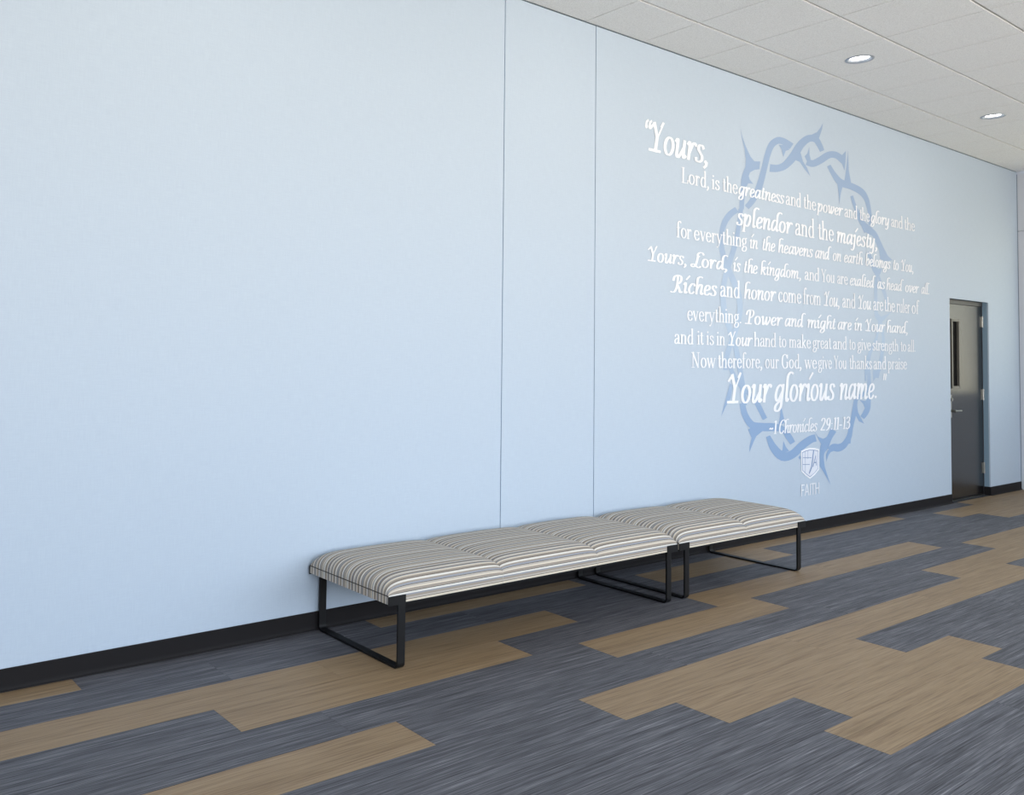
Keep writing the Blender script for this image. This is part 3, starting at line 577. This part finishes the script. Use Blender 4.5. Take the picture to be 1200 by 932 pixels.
VINES=[
([(6.2,2.759),(6.198,2.741),(6.196,2.724),(6.195,2.707),(6.193,2.69),(6.191,2.674),(6.19,2.658),(6.189,2.643),(6.187,2.628),(6.186,2.615),(6.185,2.602),(6.184,2.589),(6.183,2.577)],[(6.27,2.765),(6.267,2.747),(6.264,2.73),(6.262,2.712),(6.259,2.696),(6.257,2.68),(6.255,2.664),(6.253,2.648),(6.251,2.634),(6.25,2.62),(6.249,2.607),(6.248,2.595),(6.247,2.582)]),
([(6.128,2.587),(6.105,2.576),(6.081,2.564),(6.056,2.551),(6.032,2.537),(6.012,2.522),(5.994,2.506),(5.979,2.491),(5.965,2.475),(5.953,2.459),(5.944,2.443),(5.937,2.427),(5.931,2.413),(5.926,2.399),(5.923,2.386),(5.92,2.374),(5.918,2.362)],[(6.174,2.555),(6.151,2.542),(6.128,2.53),(6.107,2.519),(6.09,2.508),(6.074,2.497),(6.059,2.485),(6.046,2.473),(6.033,2.461),(6.023,2.448),(6.014,2.435),(6.005,2.421),(5.998,2.408),(5.992,2.397),(5.987,2.385),(5.983,2.373),(5.978,2.361)]),
([(6.973,3.211),(6.944,3.217),(6.914,3.223),(6.882,3.229),(6.851,3.233),(6.823,3.235),(6.793,3.236),(6.76,3.234),(6.724,3.226),(6.69,3.214),(6.659,3.199),(6.629,3.181),(6.604,3.16),(6.584,3.137),(6.569,3.114),(6.556,3.091),(6.544,3.066),(6.531,3.04),(6.52,3.012),(6.509,2.984),(6.498,2.957),(6.486,2.93),(6.474,2.903),(6.463,2.877),(6.451,2.852),(6.438,2.828),(6.426,2.805),(6.414,2.783),(6.399,2.761),(6.382,2.738),(6.363,2.713),(6.344,2.689),(6.326,2.669),(6.309,2.653),(6.293,2.64),(6.275,2.627),(6.257,2.613)],[(6.917,3.157),(6.887,3.163),(6.858,3.169),(6.832,3.174),(6.809,3.177),(6.787,3.178),(6.77,3.178),(6.758,3.177),(6.747,3.175),(6.733,3.17),(6.715,3.162),(6.698,3.152),(6.682,3.14),(6.668,3.126),(6.654,3.108),(6.64,3.087),(6.627,3.064),(6.614,3.04),(6.603,3.013),(6.592,2.985),(6.581,2.958),(6.57,2.931),(6.559,2.903),(6.548,2.876),(6.537,2.85),(6.526,2.825),(6.514,2.801),(6.501,2.776),(6.485,2.752),(6.465,2.725),(6.442,2.699),(6.418,2.673),(6.395,2.651),(6.372,2.632),(6.35,2.616),(6.33,2.603),(6.311,2.59)]),
([(6.609,2.926),(6.639,2.929),(6.67,2.932),(6.705,2.937),(6.743,2.944),(6.779,2.954),(6.815,2.965),(6.851,2.979),(6.888,2.997),(6.924,3.019),(6.96,3.042),(6.994,3.068),(7.027,3.094),(7.057,3.124),(7.085,3.155),(7.109,3.183),(7.132,3.205),(7.158,3.224),(7.185,3.242),(7.209,3.256),(7.229,3.265),(7.245,3.271),(7.263,3.274),(7.282,3.276),(7.297,3.275),(7.308,3.273),(7.319,3.267),(7.333,3.258),(7.347,3.248),(7.361,3.238),(7.373,3.228),(7.386,3.216),(7.399,3.205)],[(6.619,2.99),(6.65,2.992),(6.679,2.994),(6.704,2.996),(6.726,3.0),(6.749,3.006),(6.772,3.014),(6.795,3.024),(6.817,3.036),(6.841,3.053),(6.867,3.073),(6.894,3.096),(6.92,3.119),(6.946,3.144),(6.973,3.173),(7.003,3.203),(7.037,3.232),(7.072,3.257),(7.109,3.28),(7.148,3.3),(7.191,3.317),(7.236,3.329),(7.279,3.334),(7.317,3.334),(7.352,3.33),(7.382,3.321),(7.403,3.308),(7.417,3.295),(7.43,3.283),(7.442,3.271),(7.453,3.257),(7.462,3.244),(7.471,3.232)]),
([(7.162,3.06),(7.185,3.058),(7.211,3.056),(7.246,3.055),(7.291,3.06),(7.334,3.072),(7.373,3.087),(7.409,3.102),(7.444,3.117),(7.479,3.134),(7.513,3.151),(7.542,3.166),(7.565,3.175),(7.585,3.181),(7.606,3.185),(7.626,3.187),(7.646,3.188),(7.668,3.186),(7.694,3.181),(7.724,3.174),(7.756,3.167)],[(7.203,3.12),(7.229,3.118),(7.252,3.116),(7.267,3.115),(7.277,3.117),(7.294,3.122),(7.32,3.133),(7.351,3.147),(7.383,3.161),(7.413,3.176),(7.446,3.192),(7.484,3.21),(7.526,3.226),(7.567,3.237),(7.607,3.244),(7.646,3.248),(7.686,3.249),(7.725,3.244),(7.761,3.237),(7.792,3.229),(7.822,3.222)]),
([(7.514,3.096),(7.531,3.08),(7.548,3.064),(7.566,3.047),(7.588,3.03),(7.61,3.012),(7.636,2.992),(7.668,2.973),(7.711,2.957),(7.765,2.95),(7.821,2.948),(7.872,2.948),(7.917,2.947),(7.959,2.942),(8.001,2.937),(8.039,2.931),(8.07,2.924),(8.098,2.916),(8.124,2.906),(8.148,2.894),(8.168,2.882),(8.184,2.867),(8.195,2.851),(8.206,2.832),(8.216,2.814),(8.226,2.797),(8.235,2.781),(8.244,2.764),(8.253,2.748)],[(7.575,3.121),(7.595,3.107),(7.615,3.092),(7.636,3.078),(7.66,3.064),(7.688,3.05),(7.719,3.035),(7.75,3.024),(7.779,3.017),(7.812,3.013),(7.856,3.011),(7.908,3.01),(7.961,3.007),(8.011,3.002),(8.059,2.997),(8.106,2.99),(8.149,2.979),(8.185,2.965),(8.213,2.948),(8.235,2.93),(8.253,2.911),(8.268,2.891),(8.278,2.87),(8.285,2.85),(8.291,2.831),(8.297,2.812),(8.302,2.794),(8.306,2.777),(8.311,2.759)]),
([(7.919,2.885),(7.932,2.861),(7.945,2.837),(7.96,2.812),(7.978,2.786),(8.001,2.758),(8.028,2.729),(8.056,2.7),(8.081,2.673),(8.104,2.648),(8.126,2.625),(8.147,2.602),(8.168,2.579)],[(7.968,2.898),(7.984,2.874),(7.999,2.851),(8.016,2.828),(8.036,2.804),(8.063,2.778),(8.094,2.752),(8.128,2.725),(8.159,2.7),(8.188,2.677),(8.217,2.656),(8.245,2.636),(8.273,2.615)]),
([(8.221,2.823),(8.227,2.809),(8.233,2.795),(8.239,2.781),(8.245,2.768),(8.251,2.755),(8.256,2.744),(8.261,2.733),(8.262,2.722),(8.26,2.709),(8.255,2.695),(8.248,2.679),(8.241,2.663)],[(8.29,2.837),(8.294,2.822),(8.298,2.808),(8.303,2.793),(8.306,2.779),(8.31,2.767),(8.313,2.755),(8.315,2.741),(8.314,2.726),(8.309,2.71),(8.3,2.694),(8.291,2.678),(8.282,2.662)]),
([(8.039,2.697),(8.056,2.683),(8.072,2.669),(8.09,2.654),(8.11,2.64),(8.132,2.626),(8.154,2.611),(8.178,2.598),(8.207,2.586),(8.24,2.578),(8.272,2.574),(8.296,2.572),(8.315,2.568),(8.332,2.559),(8.347,2.545),(8.363,2.529),(8.38,2.512),(8.398,2.495),(8.416,2.476),(8.433,2.458),(8.445,2.442),(8.451,2.428),(8.453,2.415),(8.456,2.402),(8.463,2.389),(8.477,2.379),(8.492,2.372),(8.506,2.368),(8.519,2.363)],[(8.094,2.722),(8.118,2.711),(8.142,2.7),(8.166,2.689),(8.19,2.68),(8.217,2.67),(8.246,2.661),(8.274,2.653),(8.298,2.645),(8.317,2.639),(8.34,2.631),(8.368,2.621),(8.397,2.608),(8.42,2.591),(8.438,2.574),(8.454,2.557),(8.47,2.54),(8.489,2.523),(8.508,2.504),(8.527,2.486),(8.545,2.469),(8.561,2.455),(8.576,2.443),(8.588,2.433),(8.597,2.426),(8.601,2.419),(8.604,2.413),(8.607,2.405),(8.612,2.397)]),
([(8.206,2.401),(8.222,2.383),(8.239,2.366),(8.255,2.348),(8.27,2.331),(8.282,2.311),(8.292,2.291),(8.302,2.272),(8.313,2.255),(8.327,2.241),(8.341,2.232),(8.354,2.224),(8.364,2.218),(8.372,2.212),(8.38,2.206),(8.388,2.199),(8.396,2.192)],[(8.262,2.418),(8.28,2.401),(8.298,2.383),(8.316,2.366),(8.334,2.348),(8.354,2.33),(8.375,2.313),(8.394,2.296),(8.41,2.282),(8.421,2.271),(8.431,2.261),(8.439,2.251),(8.446,2.239),(8.45,2.228),(8.45,2.218),(8.449,2.209),(8.448,2.201)]),
([(8.374,2.198),(8.368,2.178),(8.361,2.158),(8.355,2.137),(8.35,2.117),(8.347,2.095),(8.345,2.073),(8.344,2.052),(8.344,2.031),(8.343,2.014),(8.343,1.998),(8.343,1.983),(8.344,1.964),(8.346,1.941),(8.348,1.916),(8.351,1.889),(8.353,1.864)],[(8.416,2.199),(8.415,2.179),(8.413,2.159),(8.411,2.139),(8.41,2.119),(8.409,2.098),(8.408,2.076),(8.407,2.055),(8.407,2.035),(8.407,2.018),(8.408,2.003),(8.41,1.987),(8.411,1.968),(8.411,1.945),(8.412,1.92),(8.412,1.893),(8.413,1.867)]),
([(8.419,2.193),(8.432,2.17),(8.445,2.146),(8.458,2.123),(8.471,2.101),(8.485,2.083),(8.498,2.067),(8.51,2.053),(8.521,2.037),(8.532,2.018),(8.543,1.997),(8.551,1.976),(8.556,1.957),(8.557,1.94),(8.554,1.924),(8.549,1.907),(8.545,1.891)],[(8.46,2.202),(8.477,2.179),(8.495,2.156),(8.513,2.134),(8.529,2.114),(8.544,2.097),(8.558,2.082),(8.572,2.067),(8.584,2.049),(8.594,2.028),(8.602,2.005),(8.608,1.982),(8.61,1.961),(8.609,1.941),(8.603,1.923),(8.597,1.906),(8.591,1.89)]),
([(8.336,1.979),(8.336,1.96),(8.336,1.941),(8.336,1.922),(8.338,1.902),(8.341,1.881),(8.345,1.86),(8.351,1.839),(8.361,1.821),(8.379,1.806),(8.399,1.797),(8.408,1.794),(8.41,1.793),(8.412,1.786),(8.412,1.773),(8.408,1.758),(8.404,1.742),(8.399,1.725),(8.392,1.708),(8.385,1.69),(8.378,1.672),(8.373,1.655),(8.368,1.638),(8.363,1.621),(8.359,1.604)],[(8.395,1.982),(8.394,1.963),(8.393,1.944),(8.393,1.926),(8.397,1.908),(8.405,1.889),(8.417,1.87),(8.43,1.853),(8.442,1.841),(8.45,1.835),(8.462,1.831),(8.482,1.822),(8.497,1.805),(8.496,1.786),(8.488,1.769),(8.477,1.753),(8.466,1.737),(8.454,1.72),(8.441,1.703),(8.429,1.686),(8.419,1.669),(8.413,1.653),(8.408,1.636),(8.405,1.619),(8.401,1.603)]),
([(8.428,1.804),(8.436,1.783),(8.445,1.762),(8.454,1.742),(8.461,1.721),(8.469,1.7),(8.477,1.68),(8.483,1.66),(8.486,1.639),(8.486,1.615),(8.483,1.59),(8.478,1.565),(8.472,1.539),(8.464,1.515),(8.455,1.49),(8.444,1.464),(8.434,1.439),(8.423,1.413),(8.411,1.387),(8.4,1.361),(8.39,1.338),(8.382,1.319),(8.377,1.302),(8.371,1.287),(8.366,1.271)],[(8.48,1.811),(8.488,1.79),(8.497,1.769),(8.506,1.748),(8.514,1.727),(8.522,1.707),(8.529,1.686),(8.536,1.664),(8.54,1.641),(8.541,1.616),(8.54,1.59),(8.537,1.564),(8.532,1.537),(8.525,1.511),(8.517,1.485),(8.507,1.46),(8.496,1.434),(8.485,1.408),(8.472,1.381),(8.459,1.356),(8.448,1.333),(8.439,1.314),(8.432,1.298),(8.425,1.282),(8.417,1.266)]),
([(8.363,1.64),(8.343,1.619),(8.324,1.598),(8.305,1.577),(8.286,1.556),(8.265,1.536),(8.244,1.516),(8.224,1.494),(8.206,1.471),(8.193,1.446),(8.182,1.419),(8.174,1.393),(8.17,1.368),(8.171,1.347),(8.177,1.327),(8.184,1.31),(8.191,1.292)],[(8.398,1.634),(8.382,1.612),(8.366,1.591),(8.349,1.569),(8.333,1.547),(8.317,1.526),(8.3,1.505),(8.285,1.485),(8.272,1.464),(8.262,1.44),(8.254,1.415),(8.248,1.39),(8.244,1.367),(8.243,1.349),(8.244,1.331),(8.246,1.314),(8.248,1.295)]),
([(8.187,1.354),(8.191,1.335),(8.195,1.316),(8.198,1.298),(8.2,1.28),(8.201,1.262),(8.201,1.243),(8.2,1.226),(8.195,1.209),(8.189,1.195),(8.181,1.181),(8.17,1.17),(8.157,1.159),(8.139,1.151),(8.114,1.142),(8.087,1.133),(8.061,1.125),(8.039,1.117),(8.016,1.111),(7.99,1.101),(7.967,1.087),(7.953,1.07),(7.945,1.051),(7.94,1.033),(7.934,1.018),(7.929,1.004),(7.924,0.991),(7.92,0.978),(7.914,0.963),(7.908,0.945),(7.901,0.924),(7.894,0.903),(7.886,0.883),(7.878,0.865),(7.87,0.847),(7.861,0.83),(7.853,0.813),(7.844,0.797),(7.834,0.781),(7.824,0.765),(7.817,0.751),(7.811,0.737),(7.807,0.725),(7.803,0.714),(7.799,0.702)],[(8.255,1.357),(8.259,1.339),(8.263,1.32),(8.266,1.301),(8.268,1.282),(8.268,1.262),(8.267,1.242),(8.265,1.223),(8.259,1.204),(8.252,1.187),(8.243,1.17),(8.23,1.155),(8.211,1.139),(8.186,1.126),(8.157,1.114),(8.129,1.104),(8.104,1.095),(8.079,1.087),(8.056,1.08),(8.041,1.075),(8.031,1.069),(8.024,1.059),(8.019,1.045),(8.016,1.027),(8.012,1.011),(8.009,0.997),(8.006,0.984),(8.003,0.97),(7.998,0.953),(7.99,0.935),(7.98,0.914),(7.969,0.893),(7.959,0.874),(7.95,0.855),(7.942,0.837),(7.933,0.819),(7.925,0.802),(7.917,0.785),(7.909,0.768),(7.901,0.753),(7.895,0.739),(7.89,0.727),(7.886,0.715),(7.883,0.704),(7.879,0.693)]),
([(8.153,1.347),(8.154,1.32),(8.155,1.293),(8.156,1.267),(8.157,1.24)],[(8.187,1.347),(8.187,1.32),(8.187,1.294),(8.187,1.267),(8.187,1.24)]),
([(8.223,1.238),(8.228,1.218),(8.233,1.197),(8.237,1.177),(8.235,1.158),(8.226,1.139),(8.212,1.119),(8.197,1.099),(8.183,1.079),(8.175,1.058),(8.169,1.039),(8.164,1.021),(8.158,1.007),(8.15,0.996),(8.141,0.986),(8.131,0.976),(8.12,0.966),(8.11,0.956),(8.098,0.947),(8.084,0.937),(8.071,0.927)],[(8.267,1.241),(8.273,1.22),(8.279,1.199),(8.284,1.178),(8.286,1.156),(8.284,1.133),(8.278,1.111),(8.272,1.09),(8.267,1.071),(8.265,1.052),(8.264,1.033),(8.262,1.014),(8.257,0.995),(8.247,0.978),(8.236,0.964),(8.222,0.951),(8.208,0.939),(8.191,0.928),(8.173,0.918),(8.155,0.909),(8.138,0.901)]),
([(5.917,2.361),(5.916,2.335),(5.913,2.31),(5.912,2.283),(5.915,2.254),(5.922,2.225),(5.932,2.196),(5.945,2.166),(5.961,2.136),(5.981,2.107),(6.005,2.079),(6.029,2.051),(6.051,2.024),(6.073,1.996),(6.095,1.968),(6.114,1.941),(6.129,1.914),(6.139,1.887),(6.147,1.859),(6.152,1.832),(6.153,1.804),(6.149,1.776),(6.142,1.747),(6.131,1.718),(6.119,1.689),(6.105,1.66),(6.088,1.631),(6.07,1.601),(6.052,1.572),(6.035,1.542),(6.017,1.512),(6.0,1.482),(5.986,1.451),(5.978,1.421),(5.973,1.391),(5.97,1.362),(5.966,1.333)],[(5.978,2.366),(5.978,2.34),(5.976,2.314),(5.977,2.29),(5.981,2.265),(5.99,2.239),(6.002,2.212),(6.018,2.184),(6.035,2.157),(6.054,2.131),(6.077,2.103),(6.101,2.075),(6.124,2.047),(6.146,2.019),(6.169,1.99),(6.19,1.961),(6.206,1.93),(6.218,1.899),(6.225,1.868),(6.228,1.837),(6.228,1.806),(6.223,1.774),(6.215,1.743),(6.204,1.712),(6.191,1.681),(6.176,1.65),(6.158,1.619),(6.14,1.589),(6.122,1.559),(6.103,1.529),(6.083,1.5),(6.066,1.471),(6.052,1.444),(6.043,1.416),(6.037,1.388),(6.032,1.359),(6.027,1.33)]),
([(6.172,2.579),(6.168,2.551),(6.164,2.524),(6.159,2.495),(6.152,2.465),(6.141,2.429),(6.129,2.392),(6.115,2.353),(6.1,2.317),(6.085,2.282),(6.068,2.249),(6.05,2.215),(6.033,2.181),(6.015,2.147),(5.997,2.113),(5.98,2.079),(5.965,2.045),(5.952,2.012),(5.941,1.978),(5.932,1.944),(5.928,1.91),(5.928,1.873),(5.933,1.836),(5.94,1.8),(5.951,1.764),(5.964,1.731),(5.981,1.699),(6.0,1.667),(6.018,1.635),(6.038,1.601),(6.06,1.565),(6.081,1.53),(6.099,1.496),(6.113,1.464),(6.123,1.433),(6.133,1.401),(6.144,1.367),(6.156,1.33),(6.168,1.291),(6.179,1.251),(6.189,1.212),(6.196,1.174),(6.201,1.137),(6.206,1.1),(6.211,1.062)],[(6.236,2.582),(6.229,2.554),(6.223,2.526),(6.217,2.497),(6.209,2.465),(6.2,2.43),(6.191,2.391),(6.18,2.352),(6.167,2.313),(6.152,2.277),(6.134,2.242),(6.115,2.208),(6.098,2.175),(6.08,2.14),(6.061,2.106),(6.044,2.073),(6.03,2.04),(6.019,2.008),(6.01,1.976),(6.003,1.944),(6.0,1.912),(6.001,1.879),(6.005,1.844),(6.012,1.809),(6.022,1.775),(6.035,1.744),(6.051,1.714),(6.069,1.683),(6.088,1.65),(6.107,1.615),(6.128,1.579),(6.148,1.543),(6.165,1.507),(6.179,1.473),(6.191,1.441),(6.201,1.409),(6.211,1.375),(6.223,1.337),(6.236,1.297),(6.248,1.256),(6.258,1.216),(6.265,1.177),(6.271,1.139),(6.276,1.101),(6.281,1.064)]),
([(6.005,1.383),(6.023,1.359),(6.042,1.334),(6.061,1.31),(6.084,1.285),(6.111,1.259),(6.14,1.232),(6.17,1.207),(6.201,1.184),(6.233,1.165),(6.264,1.15),(6.293,1.136),(6.319,1.122),(6.343,1.107),(6.364,1.092),(6.385,1.076),(6.406,1.057),(6.429,1.033),(6.452,1.004),(6.476,0.973),(6.5,0.943)],[(6.056,1.396),(6.075,1.372),(6.093,1.348),(6.112,1.324),(6.134,1.301),(6.159,1.276),(6.187,1.25),(6.217,1.226),(6.245,1.205),(6.272,1.188),(6.301,1.174),(6.331,1.161),(6.36,1.145),(6.387,1.129),(6.412,1.114),(6.438,1.096),(6.463,1.074),(6.488,1.048),(6.513,1.018),(6.537,0.987),(6.561,0.956)]),
([(6.181,1.075),(6.188,1.052),(6.195,1.029),(6.203,1.005),(6.217,0.981),(6.235,0.957),(6.256,0.933),(6.283,0.909),(6.316,0.889),(6.355,0.874),(6.396,0.865),(6.435,0.86),(6.475,0.856),(6.522,0.852),(6.574,0.85),(6.622,0.849),(6.663,0.847),(6.699,0.846),(6.731,0.844),(6.758,0.842),(6.779,0.837),(6.794,0.83),(6.807,0.818),(6.82,0.803),(6.836,0.787),(6.854,0.773),(6.871,0.759),(6.889,0.744),(6.907,0.73)],[(6.255,1.082),(6.265,1.059),(6.273,1.037),(6.283,1.016),(6.295,0.997),(6.313,0.978),(6.334,0.958),(6.356,0.942),(6.376,0.931),(6.395,0.927),(6.417,0.924),(6.447,0.922),(6.484,0.92),(6.526,0.917),(6.574,0.916),(6.625,0.914),(6.674,0.91),(6.716,0.903),(6.754,0.896),(6.79,0.886),(6.825,0.873),(6.856,0.858),(6.88,0.841),(6.899,0.826),(6.916,0.812),(6.933,0.797),(6.949,0.782),(6.964,0.766),(6.979,0.751)]),
([(6.371,1.093),(6.384,1.077),(6.396,1.061),(6.41,1.045),(6.426,1.027),(6.445,1.007),(6.466,0.985),(6.488,0.963),(6.509,0.941)],[(6.428,1.108),(6.443,1.092),(6.457,1.077),(6.472,1.061),(6.488,1.043),(6.506,1.023),(6.526,1.002),(6.547,0.979),(6.567,0.957)]),
([(6.549,0.806),(6.562,0.781),(6.573,0.755),(6.588,0.729),(6.61,0.702),(6.639,0.677),(6.673,0.651),(6.715,0.627),(6.766,0.608),(6.824,0.6),(6.877,0.602),(6.925,0.609),(6.97,0.62),(7.016,0.636),(7.059,0.655),(7.097,0.675),(7.131,0.69),(7.163,0.702),(7.195,0.713),(7.224,0.722),(7.249,0.729),(7.266,0.733),(7.28,0.735),(7.298,0.736),(7.32,0.738)],[(6.606,0.817),(6.63,0.794),(6.654,0.771),(6.677,0.75),(6.702,0.732),(6.731,0.713),(6.762,0.694),(6.791,0.68),(6.811,0.673),(6.825,0.671),(6.846,0.671),(6.874,0.674),(6.904,0.68),(6.936,0.69),(6.971,0.706),(7.01,0.725),(7.05,0.743),(7.089,0.756),(7.125,0.768),(7.16,0.779),(7.193,0.787),(7.224,0.793),(7.252,0.796),(7.272,0.797),(7.291,0.798)]),
([(7.552,0.837),(7.535,0.819),(7.518,0.801),(7.501,0.784),(7.482,0.768),(7.46,0.754),(7.435,0.741),(7.411,0.728),(7.393,0.714),(7.381,0.7),(7.374,0.684),(7.37,0.668),(7.366,0.651),(7.363,0.633),(7.362,0.616),(7.363,0.599),(7.366,0.583),(7.371,0.567),(7.379,0.553),(7.388,0.539),(7.396,0.526)],[(7.647,0.807),(7.625,0.79),(7.602,0.774),(7.581,0.758),(7.562,0.741),(7.547,0.724),(7.536,0.707),(7.525,0.691),(7.513,0.676),(7.496,0.665),(7.478,0.655),(7.461,0.646),(7.448,0.637),(7.44,0.624),(7.435,0.61),(7.433,0.596),(7.432,0.582),(7.433,0.569),(7.436,0.556),(7.441,0.543),(7.446,0.529)]),
([(7.863,0.847),(7.854,0.825),(7.847,0.803),(7.838,0.783),(7.825,0.765),(7.807,0.749),(7.784,0.733),(7.76,0.719),(7.739,0.709),(7.721,0.704),(7.704,0.702),(7.687,0.701),(7.672,0.7),(7.662,0.701),(7.644,0.703),(7.614,0.706),(7.576,0.704),(7.543,0.696),(7.524,0.686),(7.513,0.677),(7.503,0.669)],[(7.94,0.839),(7.934,0.816),(7.929,0.794),(7.922,0.77),(7.91,0.747),(7.892,0.724),(7.87,0.703),(7.845,0.684),(7.819,0.667),(7.79,0.654),(7.758,0.644),(7.728,0.638),(7.694,0.634),(7.657,0.634),(7.626,0.638),(7.608,0.641),(7.605,0.642),(7.602,0.644),(7.591,0.643),(7.573,0.64),(7.553,0.637)]),
]
THORNS=[
[(6.2,3.215),(6.227,3.148),(6.274,3.081),(6.339,3.01),(6.394,2.981),(6.476,2.991),(6.465,2.927),(6.394,2.912),(6.332,2.884),(6.313,2.852),(6.328,2.827),(6.378,2.798),(6.306,2.794),(6.271,2.748),(6.203,2.749),(6.209,2.813),(6.231,2.865),(6.267,2.92),(6.272,2.982),(6.255,3.06),(6.221,3.134)],
[(6.747,3.166),(6.787,3.14),(6.817,3.076),(6.853,3.133),(6.906,3.149),(6.877,3.186)],
[(7.248,3.327),(7.351,3.37),(7.408,3.418),(7.451,3.468),(7.434,3.408),(7.376,3.311),(7.311,3.294)],
[(6.985,3.079),(7.071,3.071),(7.145,3.022),(7.237,2.972),(7.19,3.035),(7.12,3.085),(7.084,3.152)],
[(7.146,3.13),(7.191,3.162),(7.222,3.226),(7.226,3.153),(7.246,3.123),(7.19,3.088)],
[(7.666,3.232),(7.775,3.234),(7.845,3.283),(7.835,3.18),(7.815,3.101),(7.774,3.155),(7.693,3.181)],
[(7.805,2.981),(7.843,3.111),(7.882,3.296),(7.893,3.118),(7.939,2.991)],
[(7.685,2.979),(7.711,2.886),(7.723,2.788),(7.749,2.89),(7.786,2.964)],
[(8.495,2.481),(8.566,2.436),(8.638,2.399),(8.711,2.374),(8.565,2.35),(8.458,2.368)],
[(8.318,2.273),(8.397,2.266),(8.503,2.282),(8.466,2.225),(8.378,2.21)],
[(8.402,1.864),(8.472,1.833),(8.579,1.855),(8.689,1.892),(8.579,1.829),(8.489,1.783),(8.401,1.797)],
[(8.307,1.339),(8.464,1.34),(8.393,1.289),(8.314,1.239)],
[(8.015,1.021),(8.03,0.964),(8.079,0.914),(8.137,0.86),(8.046,0.883),(7.98,0.941)],
[(8.057,1.073),(8.149,1.064),(8.251,1.074),(8.241,1.017),(8.164,0.986),(8.123,1.036)],
[(5.937,0.982),(5.984,1.083),(6.054,1.231),(6.097,1.218),(6.064,1.119),(5.989,1.045)],
[(6.296,0.874),(6.346,0.808),(6.318,0.746),(6.314,0.698),(6.368,0.769),(6.41,0.818),(6.503,0.856),(6.433,0.92)],
[(6.762,1.068),(6.827,0.907),(6.729,0.897),(6.754,0.963)],
[(6.752,0.66),(6.789,0.697),(6.802,0.765),(6.838,0.715),(6.888,0.679)],
[(7.289,0.819),(7.341,0.777),(7.423,0.755),(7.499,0.771),(7.483,0.702),(7.4,0.702),(7.348,0.754)],
[(7.369,0.607),(7.433,0.588),(7.448,0.518),(7.495,0.438),(7.543,0.358),(7.48,0.423),(7.42,0.481),(7.361,0.531)],
[(7.498,0.654),(7.575,0.67),(7.559,0.644),(7.513,0.615),(7.474,0.561),(7.47,0.617)],
[(7.827,0.742),(7.9,0.755),(7.891,0.689)],
[(7.027,0.62),(7.049,0.636),(7.07,0.616),(7.049,0.598)],
]
def flat(bm):      # every printed face looks out of the wall
    for f in bm.faces:
        f.normal_update()
        if f.normal.y > 0: f.normal_flip()
    return bm
LET = empty('wall_lettering', (7.4, 0, 1.8), label='white serif scripture lettering on the blue wall, over the crown of thorns', category='lettering')
for z0, asc, ws in TEXT[:-1]:
    for st, tx, a, b_ in ws:
        bm = bmesh.new(); word(bm, st, tx, a-7.4, b_-7.4, z0-1.8, asc*(.95 if st == 'i' and asc < .2 else 1), -.0022)
        obj('word', flat(bm), m_text, LET)

CRW = empty('thorn_crown_print', (7.4, 0, 1.8), label='darker blue ring-shaped crown of thorns printed behind the white lettering', category='wall graphic')
k = 0
for a, b_ in VINES:
    bm = bmesh.new(); y = -.0008-.00002*k; k += 1
    V = [(bm.verts.new((p_[0]-7.4, y-.00001*i, p_[1]-1.8)), bm.verts.new((q_[0]-7.4, y-.00001*i, q_[1]-1.8))) for i, (p_, q_) in enumerate(zip(a, b_))]
    for c, d in zip(V, V[1:]): bm.faces.new((c[0], d[0], d[1], c[1]))
    obj('vine', flat(bm), m_crown, CRW)
for q in THORNS:
    bm = bmesh.new(); y = -.0008-.00002*k; k += 1
    f = bm.faces.new([bm.verts.new((p_[0]-7.4, y, p_[1]-1.8)) for p_ in q]); f.normal_update(); bmesh.ops.triangulate(bm, faces=[f])
    obj('thorn', flat(bm), m_crown, CRW)

SH = empty('shield_emblem', (7.21, 0, .56), label='small white shield emblem with the word FAITH below the lettering', category='emblem')
shp = [(7.066, .672), (7.135, .685), (7.207, .69), (7.288, .684), (7.358, .671), (7.353, .501), (7.286, .463), (7.205, .432), (7.133, .465), (7.069, .503)]
m_shb = mat('emblem_blue', (126, 150, 190), .6); m_shi = mat('emblem_inner_white', (226, 229, 238), .6)
def poly(name, pts, y, m, par):
    bm = bmesh.new(); f = bm.faces.new([bm.verts.new((a-7.21, y, b_-.56)) for a, b_ in pts]); f.normal_update(); bmesh.ops.triangulate(bm, faces=[f]); return obj(name, flat(bm), m, par)
def shr(f): return [(7.21+(a-7.21)*f, .562+(b_-.562)*f) for a, b_ in shp]
sh0 = poly('shield', shr(1.0), -.0030, m_text, SH); poly('shield_line', shr(.88), -.0034, m_shb, SH); poly('shield_field', shr(.84), -.0038, m_shi, SH)
bm = bmesh.new(); tf = lambda q: Vector((q[0]-7.21, -.0042, q[1]-.56))
for P, w in (([(7.092, .614), (7.225, .607)], .005), ([(7.092, .558), (7.20, .553)], .005), ([(7.128, .665), (7.128, .49)], .004), ([(7.17, .67), (7.17, .60)], .004), ([(7.262, .665), (7.247, .60), (7.228, .53), (7.19, .480)], .014), ([(7.25, .532), (7.296, .622), (7.306, .54)], .011), ([(7.262, .565), (7.306, .563)], .008)):
    ribbon(bm, P, lambda d: w, tf)
obj('shield_monogram', flat(bm), m_shb, SH)
z0, asc, ws = TEXT[-1]; bm = bmesh.new(); st, tx, a, b_ = ws[0]; word(bm, 's', tx, a-7.21, b_-7.21, z0-.56-.002, asc, -.003)
obj('word', flat(bm), m_text, SH)
